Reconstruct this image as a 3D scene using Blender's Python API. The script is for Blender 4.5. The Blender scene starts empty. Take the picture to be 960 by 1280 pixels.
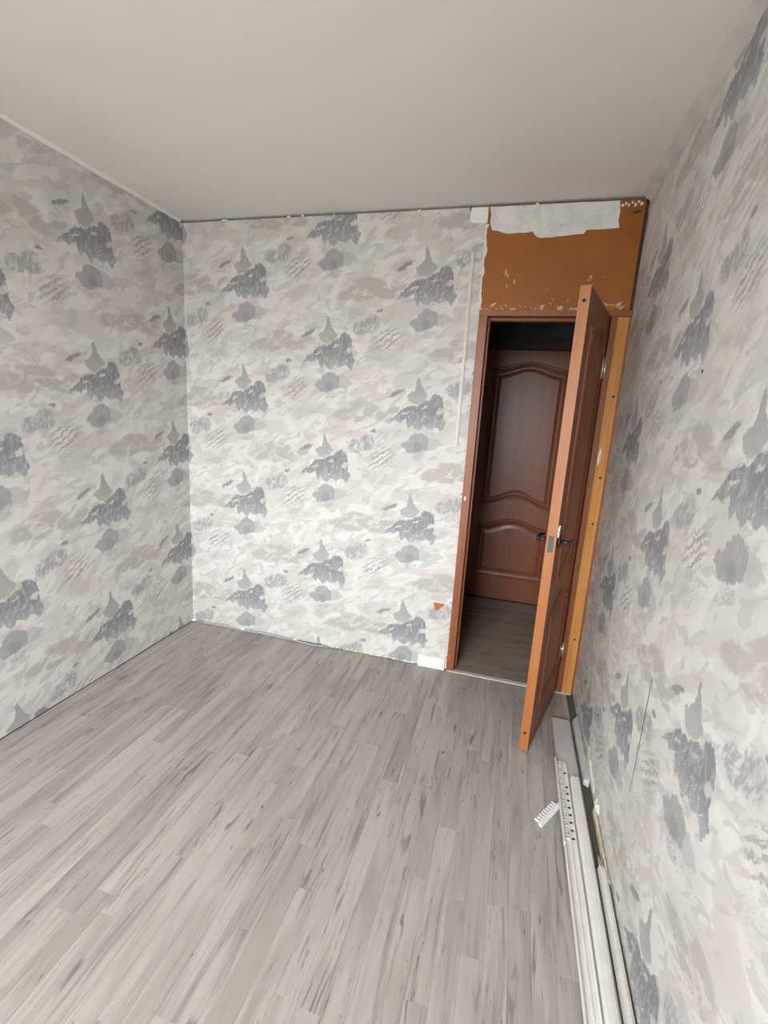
import bpy, bmesh, math, random
from mathutils import Vector, Matrix
random.seed(7)
SC = bpy.context.scene
COL = SC.collection

# ------------------------------------------------------------------ camera, world, light, exposure
cam_d = bpy.data.cameras.new('camera')
cam_d.sensor_fit = 'VERTICAL'; cam_d.sensor_height = 36.0
cam_d.lens = 586.97 / 1280 * 36.0
cam_d.clip_start = 0.02
cam = bpy.data.objects.new('camera', cam_d); COL.objects.link(cam)
cam.location = (-0.4608, -2.5732, 1.4854)
cam.rotation_euler = (1.36020, -0.057354, 0.274286)
SC.camera = cam

SC.view_settings.view_transform = 'Standard'
SC.view_settings.look = 'None'
SC.view_settings.gamma = 1.0
SC.view_settings.use_curve_mapping = False
SC.view_settings.exposure = 1.03

W, H = 2.467, 2.5            # room width and height; right wall x = 0, back wall y = 0
YF = -4.05                   # inner face of the window wall behind the camera
WX0, WX1, WZ0, WZ1 = -2.05, -0.55, 0.78, 2.22   # window opening

world = bpy.data.worlds.new('sky'); SC.world = world
world.use_nodes = True
wt = world.node_tree; wt.nodes.clear()
wo = wt.nodes.new('ShaderNodeOutputWorld'); wb = wt.nodes.new('ShaderNodeBackground')
wc = wt.nodes.new('ShaderNodeTexCoord'); ws = wt.nodes.new('ShaderNodeSeparateXYZ'); wr = wt.nodes.new('ShaderNodeValToRGB')
wt.links.new(wc.outputs['Generated'], ws.inputs[0])
wm = wt.nodes.new('ShaderNodeMath'); wm.operation = 'MULTIPLY_ADD'; wm.inputs[1].default_value = 0.5; wm.inputs[2].default_value = 0.5
wt.links.new(ws.outputs['Z'], wm.inputs[0]); wt.links.new(wm.outputs[0], wr.inputs[0])
wr.color_ramp.elements[0].position = 0.46; wr.color_ramp.elements[0].color = (0.24, 0.235, 0.22, 1)
wr.color_ramp.elements[1].position = 0.54; wr.color_ramp.elements[1].color = (0.95, 0.98, 1.0, 1)
wt.links.new(wr.outputs[0], wb.inputs[0]); wb.inputs[1].default_value = 20.0
wt.links.new(wb.outputs[0], wo.inputs[0])

pl = bpy.data.lights.new('window_portal', 'AREA'); pl.shape = 'RECTANGLE'
pl.size = WX1 - WX0; pl.size_y = WZ1 - WZ0; pl.cycles.is_portal = True
po = bpy.data.objects.new('window_portal', pl); COL.objects.link(po)
po.location = ((WX0 + WX1) / 2, YF - 0.32, (WZ0 + WZ1) / 2)
po.rotation_euler = (math.radians(90), 0, 0)      # -Z of the light -> +Y, into the room

# ------------------------------------------------------------------ helpers
def srgb(r, g, b):
    f = lambda c: (c / 255 / 12.92) if c / 255 <= 0.04045 else ((c / 255 + 0.055) / 1.055) ** 2.4
    return (f(r), f(g), f(b), 1.0)

class NT:
    """small helper around a node tree"""
    def __init__(self, tree): self.t = tree
    def n(self, typ, **kw):
        nd = self.t.nodes.new(typ)
        for k, v in kw.items(): setattr(nd, k, v)
        return nd
    def put(self, sock, v):
        if isinstance(v, bpy.types.NodeSocket): self.t.links.new(v, sock)
        elif v is not None: sock.default_value = v
    def m(self, op, a, b=None, c=None, clamp=False):
        nd = self.n('ShaderNodeMath', operation=op, use_clamp=clamp)
        self.put(nd.inputs[0], a)
        if b is not None: self.put(nd.inputs[1], b)
        if c is not None: self.put(nd.inputs[2], c)
        return nd.outputs[0]
    def vec(self, x, y, z=0.0):
        nd = self.n('ShaderNodeCombineXYZ')
        for i, v in enumerate((x, y, z)): self.put(nd.inputs[i], v)
        return nd.outputs[0]
    def sep(self, v):
        nd = self.n('ShaderNodeSeparateXYZ'); self.put(nd.inputs[0], v); return nd.outputs
    def vm(self, op, a, b=None):
        nd = self.n('ShaderNodeVectorMath', operation=op)
        self.put(nd.inputs[0], a)
        if b is not None: self.put(nd.inputs[1], b)
        return nd.outputs[0]
    def noise(self, v, scale, detail=2.0, rough=0.5, dist=0.0, out=0):
        nd = self.n('ShaderNodeTexNoise'); self.put(nd.inputs['Vector'], v)
        nd.inputs['Scale'].default_value = scale; nd.inputs['Detail'].default_value = detail
        nd.inputs['Roughness'].default_value = rough; nd.inputs['Distortion'].default_value = dist
        return nd.outputs[out]
    def mapr(self, v, a, b, c=0.0, d=1.0, smooth=True):
        nd = self.n('ShaderNodeMapRange'); nd.interpolation_type = 'SMOOTHSTEP' if smooth else 'LINEAR'
        self.put(nd.inputs[0], v)
        for i, x in enumerate((a, b, c, d)): self.put(nd.inputs[i + 1], x)
        return nd.outputs[0]
    def mix(self, f, a, b, blend='MIX'):
        nd = self.n('ShaderNodeMix', data_type='RGBA', blend_type=blend)
        self.put(nd.inputs[0], f); self.put(nd.inputs[6], a); self.put(nd.inputs[7], b)
        return nd.outputs[2]
    def curve(self, t, pts):
        nd = self.n('ShaderNodeFloatCurve'); self.put(nd.inputs['Value'], t)
        c = nd.mapping.curves[0]; pts = sorted(pts)
        while len(c.points) < len(pts): c.points.new(0.5, 0.5)
        for p, (x, y) in zip(c.points, pts):
            p.location = (min(max(x, 0), 1), min(max(y, 0), 1)); p.handle_type = 'VECTOR'
        nd.mapping.update()
        return nd.outputs[0]
    def mapping(self, v, loc=(0, 0, 0), rot=(0, 0, 0), scale=(1, 1, 1), typ='TEXTURE'):
        nd = self.n('ShaderNodeMapping', vector_type=typ); self.put(nd.inputs[0], v)
        nd.inputs[1].default_value = loc; nd.inputs[2].default_value = rot; nd.inputs[3].default_value = scale
        return nd.outputs[0]
    def length(self, v):
        nd = self.n('ShaderNodeVectorMath', operation='LENGTH'); self.put(nd.inputs[0], v); return nd.outputs['Value']

def new_mat(name):
    m = bpy.data.materials.new(name); m.use_nodes = True
    b = m.node_tree.nodes['Principled BSDF']
    return m, NT(m.node_tree), b

def bump(N, b, h, strength, dist):
    nd = N.n('ShaderNodeBump'); nd.inputs['Strength'].default_value = strength; nd.inputs['Distance'].default_value = dist
    N.put(nd.inputs['Height'], h); N.t.links.new(nd.outputs[0], b.inputs['Normal'])

def objcoord(N): return N.n('ShaderNodeTexCoord').outputs['Object']
def worldpos(N): return N.n('ShaderNodeNewGeometry').outputs['Position']

def plain(name, col, rough=0.5, var=0.08, scale=20.0, metal=0.0, spec=0.5):
    m, N, b = new_mat(name)
    n = N.noise(objcoord(N), scale, 3.0)
    dark = tuple(c * (1 - var) for c in col[:3]) + (1,)
    lite = tuple(min(1, c * (1 + var)) for c in col[:3]) + (1,)
    N.put(b.inputs['Base Color'], N.mix(N.mapr(n, 0.3, 0.7), dark, lite))
    b.inputs['Roughness'].default_value = rough; b.inputs['Metallic'].default_value = metal
    b.inputs['Specular IOR Level'].default_value = spec
    return m

def wood(name, col, dark, axis='Z', rough=0.4, scale=1.0, knots=False, contrast=0.6, spec=0.5):
    m, N, b = new_mat(name)
    v = objcoord(N)
    st = {'Z': (60, 60, 2.5), 'X': (2.5, 60, 60), 'Y': (60, 2.5, 60)}[axis]
    g = N.mapping(v, scale=tuple(x * scale for x in st), typ='POINT')
    n1 = N.noise(g, 1.0, 4.0, 0.6, 0.4)
    f = N.m('MULTIPLY', N.mapr(n1, 0.35, 0.75), contrast)
    c = N.mix(f, col, dark)
    if knots:
        k = N.mapping(v, scale=tuple(x * 0.25 for x in st), typ='POINT')
        kn = N.mapr(N.noise(k, 1.7, 1.0), 0.74, 0.80)
        c = N.mix(N.m('MULTIPLY', kn, 0.8), c, tuple(x * 0.3 for x in dark[:3]) + (1,))
    N.put(b.inputs['Base Color'], c)
    b.inputs['Roughness'].default_value = rough; b.inputs['Specular IOR Level'].default_value = spec
    bump(N, b, n1, 0.15, 0.001)
    return m

# ------------------------------------------------------------------ wallpaper pattern (node group)
PW, PH = 0.533, 0.64           # column spacing and vertical repeat of the motif
X0, Y0 = -0.19, -0.50          # lower corner of the motif window, measured from the peak's tip
def build_wallpaper_group():
    g = bpy.data.node_groups.new('mountain_wallpaper', 'ShaderNodeTree')
    for nm in ('U', 'V', 'U0', 'V0'): g.interface.new_socket(nm, in_out='INPUT', socket_type='NodeSocketFloat')
    g.interface.new_socket('Color', in_out='OUTPUT', socket_type='NodeSocketColor')
    g.interface.new_socket('Height', in_out='OUTPUT', socket_type='NodeSocketFloat')
    N = NT(g)
    gi = N.n('NodeGroupInput'); go = N.n('NodeGroupOutput')
    U, V, U0, V0 = gi.outputs[0], gi.outputs[1], gi.outputs[2], gi.outputs[3]
    P = N.vec(U, V)
    # hand-painted wobble of all outlines
    w1 = N.vm('SUBTRACT', N.noise(P, 16, 3.0, 0.6, out=1), (0.5, 0.5, 0.5))
    w2 = N.vm('SUBTRACT', N.noise(P, 75, 3.0, 0.65, out=1), (0.5, 0.5, 0.5))
    s1 = N.sep(w1); s2 = N.sep(w2)
    u = N.m('SUBTRACT', N.m('ADD', N.m('MULTIPLY_ADD', s1[0], 0.022, U), N.m('MULTIPLY', s2[0], 0.022)), U0)
    v = N.m('SUBTRACT', N.m('ADD', N.m('MULTIPLY_ADD', s1[1], 0.022, V), N.m('MULTIPLY', s2[1], 0.030)), V0)
    col = N.m('FLOOR', N.m('DIVIDE', N.m('SUBTRACT', u, X0), PW))
    lx = N.m('SUBTRACT', u, N.m('MULTIPLY', col, PW))
    par = N.m('FLOORED_MODULO', col, 2.0)
    vv = N.m('SUBTRACT', N.m('MULTIPLY_ADD', col, 0.018, v), N.m('MULTIPLY', par, 0.287))
    row = N.m('FLOOR', N.m('DIVIDE', N.m('SUBTRACT', vv, Y0), PH))
    ly = N.m('SUBTRACT', vv, N.m('MULTIPLY', row, PH))
    L = N.vec(lx, ly)
    XB, YB = -0.02, -0.27      # second window for the masses between the motifs
    colB = N.m('FLOOR', N.m('DIVIDE', N.m('SUBTRACT', u, XB), PW))
    lxB = N.m('SUBTRACT', u, N.m('MULTIPLY', colB, PW))
    vvB = N.m('SUBTRACT', N.m('MULTIPLY_ADD', colB, 0.018, v), N.m('MULTIPLY', N.m('FLOORED_MODULO', colB, 2.0), 0.287))
    lyB = N.m('SUBTRACT', vvB, N.m('MULTIPLY', N.m('FLOOR', N.m('DIVIDE', N.m('SUBTRACT', vvB, YB), PH)), PH))
    LB = N.vec(lxB, lyB)
    t = N.m('DIVIDE', N.m('SUBTRACT', lx, X0), PW)
    s = N.m('DIVIDE', N.m('SUBTRACT', ly, Y0), PH)
    SX, SY = 0.000676, 0.000625
    cx = lambda x: ((x - 475) * SX - X0) / PW
    cy = lambda y: (-(y - 95) * SY - Y0) / PH
    def outline(top, bot, soft=0.012):
        top = [(cx(x), cy(y)) for x, y in top]; bot = [(cx(x), cy(y)) for x, y in bot]
        e = 0.004
        top = [(0, 0), (top[0][0] - e, 0)] + top + [(top[-1][0] + e, 0), (1, 0)]
        bot = [(0, 1), (bot[0][0] - e, 1)] + bot + [(bot[-1][0] + e, 1), (1, 1)]
        a = N.mapr(N.m('SUBTRACT', N.curve(t, top), s), 0.0, soft)
        b_ = N.mapr(N.m('SUBTRACT', s, N.curve(t, bot)), 0.0, soft)
        return N.m('MULTIPLY', a, b_)
    def blob(x, y, rx, ry, rot=0.0, edge=0.25, c_=None):
        d = N.length(N.mapping(c_ or L, (x, y, 0), (0, 0, math.radians(rot)), (rx, ry, 1)))
        return N.mapr(d, 1.0 + edge * 0.5, 1.0 - edge)
    # streaky textures
    strk = N.mapping(P, rot=(0, 0, math.radians(38)), scale=(0.030, 0.0075, 1))
    n_str = N.noise(strk, 1.0, 3.0, 0.6, 0.6)
    vert = N.noise(N.mapping(P, rot=(0, 0, math.radians(-12)), scale=(0.016, 0.042, 1)), 1.0, 4.0, 0.6, 0.9)
    fine = N.noise(P, 120, 2.0, 0.6, 0.8)
    # ground colours: cream, pinkish, pale green-grey, in loose brush patches
    n_a = N.noise(N.mapping(P, rot=(0, 0, math.radians(30)), scale=(0.22, 0.13, 1)), 1.0, 2.5, 0.45, 0.5)
    n_b = N.noise(N.mapping(P, loc=(3.1, 1.7, 0), rot=(0, 0, math.radians(24)), scale=(0.16, 0.085, 1)), 1.0, 2.5, 0.45, 0.7)
    n_c = N.noise(N.mapping(P, loc=(7.7, 4.2, 0), rot=(0, 0, math.radians(30)), scale=(0.085, 0.042, 1)), 1.0, 2.5, 0.5, 0.7)
    cream = (0.640, 0.618, 0.582, 1); pale = (0.680, 0.668, 0.648, 1); pink = (0.560, 0.510, 0.490, 1)
    green = (0.570, 0.575, 0.535, 1); gray = (0.46, 0.455, 0.45, 1)
    c = N.mix(N.mapr(n_a, 0.38, 0.55), cream, pale)
    c = N.mix(N.m('MULTIPLY', N.mapr(n_b, 0.49, 0.57), 0.75), c, pink)
    c = N.mix(N.m('MULTIPLY', N.mapr(n_a, 0.52, 0.60), 0.70), c, green)
    c = N.mix(N.m('MULTIPLY', N.mapr(n_c, 0.56, 0.60), 0.60), c, gray)
    c = N.mix(N.m('MULTIPLY', N.mapr(n_str, 0.56, 0.70), 0.16), c, (0.72, 0.705, 0.675, 1))
    # rosy brushy mass between two motifs
    mp = None
    for bb in ((0.13, 0.120, 0.090, 0.036, 12), (0.24, 0.168, 0.095, 0.030, -4), (0.31, 0.120, 0.105, 0.030, -12), (0.20, 0.092, 0.060, 0.018, 8), (0.40, 0.150, 0.050, 0.020, 20)):
        q = blob(*bb, edge=0.28, c_=LB); mp = q if mp is None else N.m('MAXIMUM', mp, q)
    mp = N.m('MULTIPLY', mp, N.mapr(n_c, 0.40, 0.52, 0.30, 1.0))
    c = N.mix(N.m('MULTIPLY', mp, 0.85), c, N.mix(N.mapr(n_c, 0.35, 0.6), (0.365, 0.325, 0.31, 1), (0.45, 0.42, 0.40, 1)))
    # pale green and rosy washes further down
    c = N.mix(N.m('MULTIPLY', N.m('MULTIPLY', blob(0.37, -0.235, 0.10, 0.045, 15, 0.6, LB), N.mapr(n_str, 0.4, 0.6, 0.3, 1.0)), 0.6), c, (0.47, 0.445, 0.42, 1))
    c = N.mix(N.m('MULTIPLY', N.m('MULTIPLY', blob(0.34, 0.02, 0.09, 0.05, 25, 0.6, LB), N.mapr(n_c, 0.4, 0.6, 0.3, 1.0)), 0.45), c, (0.52, 0.52, 0.475, 1))
    # grey bushy clump with hatching below it
    mc = N.m('MAXIMUM', blob(0.195, -0.058, 0.050, 0.040, 12, c_=LB), blob(0.258, -0.035, 0.050, 0.046, 40, c_=LB))
    mc = N.m('MULTIPLY', mc, N.mapr(N.m('ADD', N.m('MULTIPLY', fine, 0.3), vert), 0.52, 0.72, 0.15, 1.0))
    c = N.mix(N.m('MULTIPLY', mc, 0.85), c, (0.325, 0.323, 0.328, 1))
    hat = N.n('ShaderNodeTexWave', wave_type='BANDS', bands_direction='Y'); N.put(hat.inputs[0], N.mapping(LB, rot=(0, 0, math.radians(36)), scale=(1, 1, 1)))
    hat.inputs['Scale'].default_value = 13.0; hat.inputs['Distortion'].default_value = 5.0; hat.inputs['Detail'].default_value = 3.0; hat.inputs['Detail Scale'].default_value = 2.0
    mh = N.m('MULTIPLY', blob(0.345, -0.118, 0.092, 0.060, 36, 0.5, LB), N.mapr(hat.outputs['Fac'], 0.40, 0.66))
    mh = N.m('MULTIPLY', mh, N.mapr(n_str, 0.36, 0.54, 0.2, 1.0))
    c = N.mix(N.m('MULTIPLY', mh, 0.90), c, (0.345, 0.318, 0.312, 1))
    # slanting dark leaf, a wider soft grey patch around it and a small dab
    mv = N.m('MAXIMUM', blob(-0.115, -0.088, 0.050, 0.012, 27), blob(0.298, 0.03, 0.020, 0.009, 10))
    mv2 = blob(-0.115, -0.070, 0.070, 0.030, 32, 0.8)
    c = N.mix(N.m('MULTIPLY', mv2, 0.35), c, (0.50, 0.49, 0.46, 1))
    c = N.mix(N.m('MULTIPLY', mv, 0.95), c, (0.29, 0.285, 0.28, 1))
    # white slope left of the peak, then the peak's grey kite
    c = N.mix(N.m('MULTIPLY', blob(-0.035, -0.085, 0.085, 0.016, 55, 0.6), 0.6), c, (0.71, 0.69, 0.655, 1))
    pk = outline([(388, 246), (412, 226), (446, 206), (461, 184), (466, 86), (486, 98), (500, 150), (530, 200), (566, 240)],
                 [(388, 250), (405, 290), (440, 325), (480, 330), (525, 302), (566, 250)])
    c = N.mix(N.m('MULTIPLY', pk, N.mapr(s, cy(330), cy(150), 0.70, 0.92)), c, (0.34, 0.345, 0.335, 1))
    # dark tree-covered flank
    dk = outline([(236, 520), (262, 478), (296, 434), (330, 408), (362, 368), (398, 342), (440, 332), (480, 336), (500, 314), (545, 286), (582, 276), (592, 244), (616, 230), (655, 234), (686, 268), (698, 340), (702, 425), (728, 452)],
                 [(236, 524), (268, 496), (300, 480), (345, 492), (378, 470), (396, 450), (404, 500), (428, 545), (452, 505), (470, 528), (510, 556), (545, 512), (566, 520), (600, 535), (640, 505), (664, 520), (690, 556), (728, 474)])
    notch = N.m('MAXIMUM', blob((672 - 475) * SX, -(374 - 95) * SY, 0.024, 0.014, 30), blob((545 - 475) * SX, -(345 - 95) * SY, 0.020, 0.006, 25))
    notch = N.m('MAXIMUM', notch, blob((395 - 475) * SX, -(405 - 95) * SY, 0.024, 0.005, 20))
    fl = N.mapr(N.m('ADD', n_str, N.m('MULTIPLY', vert, 0.6)), 0.90, 1.00)
    dtone = N.mapr(s, cy(540), cy(380), 0.55, 0.0)
    low = N.mapr(s, cy(480), cy(330), 0.95, 0.12)
    dk = N.m('MULTIPLY', dk, N.m('SUBTRACT', 1.0, N.m('MULTIPLY', fl, low)))
    dk = N.m('MULTIPLY', dk, N.m('SUBTRACT', 1.0, N.m('MULTIPLY', notch, 0.85)))
    c = N.mix(N.m('MULTIPLY', dk, 0.94), c, N.mix(N.mapr(vert, 0.46, 0.60), (0.225, 0.229, 0.242, 1), (0.325, 0.330, 0.345, 1)))
    c = N.mix(N.m('MULTIPLY', dk, dtone), c, (0.44, 0.44, 0.455, 1))
    # rounded clump below with its pale extension
    lk = outline([(368, 684), (392, 648), (430, 636), (442, 596), (490, 562), (535, 566), (572, 588), (592, 612)],
                 [(368, 696), (405, 724), (426, 754), (500, 750), (562, 718), (592, 712)])
    lk2 = outline([(560, 590), (620, 590), (670, 612), (712, 648)], [(560, 718), (640, 712), (712, 664)])
    c = N.mix(N.m('MULTIPLY', lk2, 0.7), c, (0.44, 0.44, 0.435, 1))
    c = N.mix(N.m('MULTIPLY', lk, N.mapr(vert, 0.3, 0.6, 0.72, 0.92)), c, (0.335, 0.338, 0.342, 1))
    c = N.mix(N.m('MULTIPLY', blob((508 - 475) * SX, -(695 - 95) * SY, 0.030, 0.030, 0, 0.5), 0.6), c, (0.27, 0.274, 0.28, 1))
    sp = N.m('MULTIPLY', blob((525 - 475) * SX, -(775 - 95) * SY, 0.040, 0.018, 15), N.mapr(fine, 0.42, 0.55))
    c = N.mix(N.m('MULTIPLY', sp, 0.7), c, (0.37, 0.365, 0.375, 1))
    N.put(go.inputs[0], c); N.put(go.inputs[1], N.m('ADD', fine, n_str))
    return g
WG = build_wallpaper_group()

def wallpaper(name, side, u0, v0):
    m, N, b = new_mat(name)
    p = N.sep(objcoord(N))
    U = {'back': p[0], 'left': N.m('ADD', p[1], -W), 'right': N.m('MULTIPLY', p[1], -1.0), 'front': p[0]}[side]
    gn = N.n('ShaderNodeGroup'); gn.node_tree = WG
    N.put(gn.inputs[0], U); N.put(gn.inputs[1], p[2]); gn.inputs[2].default_value = u0; gn.inputs[3].default_value = v0
    N.put(b.inputs['Base Color'], gn.outputs[0])
    b.inputs['Roughness'].default_value = 0.62; b.inputs['Specular IOR Level'].default_value = 0.35
    bump(N, b, gn.outputs[1], 0.10, 0.002)
    return m

M = {}
M['paper_back'] = wallpaper('wallpaper_back', 'back', -2.07, 0.433)
M['paper_left'] = wallpaper('wallpaper_left', 'left', -2.07, 0.420)
M['paper_right'] = wallpaper('wallpaper_right', 'right', 0.92, 0.665)

def ceiling_mat():
    m, N, b = new_mat('ceiling_paper')
    v = objcoord(N)
    n = N.noise(v, 1.1, 3.0); f = N.noise(N.mapping(v, scale=(90, 260, 90), typ='POINT'), 1.0, 2.0)
    N.put(b.inputs['Base Color'], N.mix(N.mapr(n, 0.3, 0.7), (0.80, 0.782, 0.745, 1), (0.83, 0.812, 0.775, 1)))
    b.inputs['Roughness'].default_value = 0.7
    bump(N, b, f, 0.12, 0.001)
    return m
M['ceiling'] = ceiling_mat()

def laminate(name, axis, tint=1.0, hue=(1.0, 1.0, 1.0)):
    m, N, b = new_mat(name)
    pos = worldpos(N)
    rnd = N.n('ShaderNodeObjectInfo').outputs['Random']
    off = N.vec(N.m('MULTIPLY', rnd, 37.0), N.m('MULTIPLY', rnd, 91.0), N.m('MULTIPLY', rnd, 13.0))
    v = N.vm('ADD', pos, off)
    along = (lambda a, c_: (a, c_, 1)) if axis == 'Y' else (lambda a, c_: (c_, a, 1))
    g1 = N.noise(N.mapping(v, scale=along(38, 2.4), typ='POINT'), 1.0, 4.0, 0.6, 0.6)
    g2 = N.noise(N.mapping(v, scale=along(12, 1.5), typ='POINT'), 1.0, 3.0, 0.55, 0.8)
    g3 = N.noise(N.mapping(v, scale=along(160, 7), typ='POINT'), 1.0, 2.0, 0.6)
    crk = N.noise(N.mapping(v, scale=along(30, 3.0), typ='POINT'), 1.0, 3.0, 0.62, 1.2)
    gate = N.noise(N.mapping(v, scale=along(7, 3.0), typ='POINT'), 1.0, 1.0)
    lite = tuple(x * tint for x in (0.445, 0.408, 0.378)) + (1,)
    mid = tuple(x * tint for x in (0.345, 0.312, 0.286)) + (1,)
    drk = tuple(x * tint for x in (0.200, 0.176, 0.157)) + (1,)
    c = N.mix(N.mapr(g2, 0.34, 0.68), lite, mid)
    c = N.mix(N.m('MULTIPLY', N.mapr(g1, 0.50, 0.72), 0.72), c, drk)
    c = N.mix(N.m('MULTIPLY', N.mapr(g3, 0.45, 0.75), 0.16), c, drk)
    k = N.m('MULTIPLY', N.mapr(crk, 0.585, 0.665), N.mapr(gate, 0.47, 0.55))
    c = N.mix(N.m('MULTIPLY', k, 0.80), c, tuple(x * tint for x in (0.16, 0.142, 0.126)) + (1,))
    # thin sharp splits in the printed grain: ridges of a stretched noise, only here and there
    rg = N.noise(N.mapping(v, scale=along(22, 1.6), typ='POINT'), 1.0, 2.0, 0.6, 1.6)
    rid = N.mapr(N.m('ABSOLUTE', N.m('SUBTRACT', rg, 0.5)), 0.010, 0.0)
    gate2 = N.noise(N.mapping(v, scale=along(13, 2.6), typ='POINT'), 1.0, 2.0, 0.6)
    c = N.mix(N.m('MULTIPLY', N.m('MULTIPLY', rid, N.mapr(gate2, 0.50, 0.58)), 0.85), c, tuple(x * tint for x in (0.13, 0.115, 0.10)) + (1,))
    # warm and greenish washes between strips
    wash = N.noise(N.mapping(v, scale=along(7, 0.9), typ='POINT'), 1.0, 2.0)
    c = N.mix(N.m('MULTIPLY', N.mapr(wash, 0.5, 0.7), 0.35), c, tuple(x * tint for x in (0.40, 0.375, 0.34)) + (1,))
    c = N.mix(N.m('MULTIPLY', N.mapr(wash, 0.48, 0.3), 0.40), c, tuple(x * tint for x in (0.50, 0.455, 0.432)) + (1,))
    tone = N.mapr(rnd, 0.0, 1.0, 0.90, 1.05, smooth=False)
    hs = N.n('ShaderNodeHueSaturation'); hs.inputs['Saturation'].default_value = 0.92
    N.put(hs.inputs['Value'], tone); N.put(hs.inputs['Color'], c)
    N.put(b.inputs['Base Color'], N.mix(1.0, hs.outputs[0], tuple(hue) + (1,), 'MULTIPLY'))
    b.inputs['Roughness'].default_value = 0.42; b.inputs['Specular IOR Level'].default_value = 0.35
    bump(N, b, g1, 0.10, 0.0008)
    return m
M['laminate'] = laminate('laminate', 'Y')
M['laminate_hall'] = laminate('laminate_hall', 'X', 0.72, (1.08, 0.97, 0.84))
M['screed'] = plain('dark_screed', (0.10, 0.09, 0.08, 1), 0.9)

M['door_face'] = wood('door_veneer', srgb(124, 68, 42), srgb(92, 47, 27), 'Z', 0.38)
M['door_edge'] = wood('door_edge_band', srgb(168, 104, 56), srgb(148, 82, 38), 'Z', 0.45, contrast=0.5)
M['frame'] = wood('frame_varnish', srgb(144, 82, 44), srgb(116, 62, 30), 'Z', 0.42)
M['pine'] = wood('bare_pine', srgb(206, 144, 72), srgb(170, 102, 44), 'Z', 0.6, knots=True)
M['hall_door'] = wood('hall_door_veneer', srgb(132, 74, 48), srgb(106, 55, 34), 'Z', 0.35)
M['dark_wood'] = plain('dark_old_wood', srgb(70, 48, 34), 0.7, 0.2)
M['black'] = plain('black_metal', (0.02, 0.02, 0.022, 1), 0.35, 0.1)
M['steel'] = plain('grey_steel', (0.075, 0.085, 0.09, 1), 0.4, 0.05, metal=0.3)
M['chrome'] = plain('chrome', (0.75, 0.75, 0.75, 1), 0.18, 0.02, metal=1.0)
M['pvc'] = plain('white_pvc', (0.72, 0.70, 0.66, 1), 0.4, 0.04)
M['pvc_pink'] = plain('offwhite_pvc', (0.64, 0.60, 0.565, 1), 0.45, 0.05)
M['pvc_grey'] = plain('grey_pvc', (0.52, 0.51, 0.50, 1), 0.45, 0.04)
M['white'] = plain('white_paint', (0.80, 0.80, 0.79, 1), 0.5, 0.03)
M['paperwhite'] = plain('torn_paper_white', (0.72, 0.69, 0.62, 1), 0.8, 0.08, 60)
M['paperyellow'] = plain('yellowed_paper', (0.62, 0.53, 0.38, 1), 0.8, 0.2, 30)
M['brown'] = plain('brown_board', srgb(176, 104, 52), 0.6, 0.1, 40)
M['crevice'] = plain('dark_crevice', (0.035, 0.03, 0.026, 1), 0.9)
M['fleck'] = plain('pale_paint_fleck', srgb(204, 160, 112), 0.6, 0.1, 40)
M['cablegrey'] = plain('grey_cable', (0.42, 0.42, 0.41, 1), 0.5)
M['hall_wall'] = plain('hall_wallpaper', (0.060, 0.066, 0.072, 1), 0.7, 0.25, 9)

def plaster_mat():
    m, N, b = new_mat('white_plaster')
    v = objcoord(N); n = N.noise(v, 14, 4.0, 0.6, 0.5); k = N.noise(v, 45, 2.0, 0.6)
    c = N.mix(N.mapr(n, 0.35, 0.65), (0.62, 0.625, 0.61, 1), (0.72, 0.715, 0.69, 1))
    c = N.mix(N.m('MULTIPLY', N.mapr(k, 0.66, 0.72), 0.7), c, (0.22, 0.17, 0.12, 1))
    N.put(b.inputs['Base Color'], c); b.inputs['Roughness'].default_value = 0.85
    bump(N, b, n, 0.3, 0.003); return m
M['plaster'] = plaster_mat()

def board_mat():
    m, N, b = new_mat('painted_hardboard')
    v = objcoord(N); z = N.sep(v)[2]
    n = N.noise(v, 4.0, 3.0); c = N.mix(N.mapr(n, 0.3, 0.7), srgb(138, 78, 10), srgb(151, 87, 14))
    # old white paint rubbed off along the lower edge and a few thin dabs
    sc = N.noise(N.mapping(v, scale=(26, 1, 34), typ='POINT'), 1.0, 4.0, 0.65)
    lowz = N.mapr(z, 2.085, 2.018)
    mask = N.m('MULTIPLY', N.mapr(N.m('MULTIPLY_ADD', lowz, 0.16, sc), 0.66, 0.74), N.mapr(z, 2.26, 2.10, 0.1, 1.0))
    c = N.mix(N.m('MULTIPLY', mask, 0.75), c, srgb(214, 186, 150))
    N.put(b.inputs['Base Color'], c); b.inputs['Roughness'].default_value = 0.55
    bump(N, b, sc, 0.06, 0.001); return m
M['hardboard'] = board_mat()

def glass_mat():
    m, N, b = new_mat('window_glass')
    out = m.node_tree.nodes['Material Output']
    tr = N.n('ShaderNodeBsdfTransparent'); gl = N.n('ShaderNodeBsdfGlossy'); mx = N.n('ShaderNodeMixShader')
    gl.inputs['Roughness'].default_value = 0.02; mx.inputs[0].default_value = 0.06
    N.t.links.new(tr.outputs[0], mx.inputs[1]); N.t.links.new(gl.outputs[0], mx.inputs[2]); N.t.links.new(mx.outputs[0], out.inputs[0])
    return m
M['glass'] = glass_mat()

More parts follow.
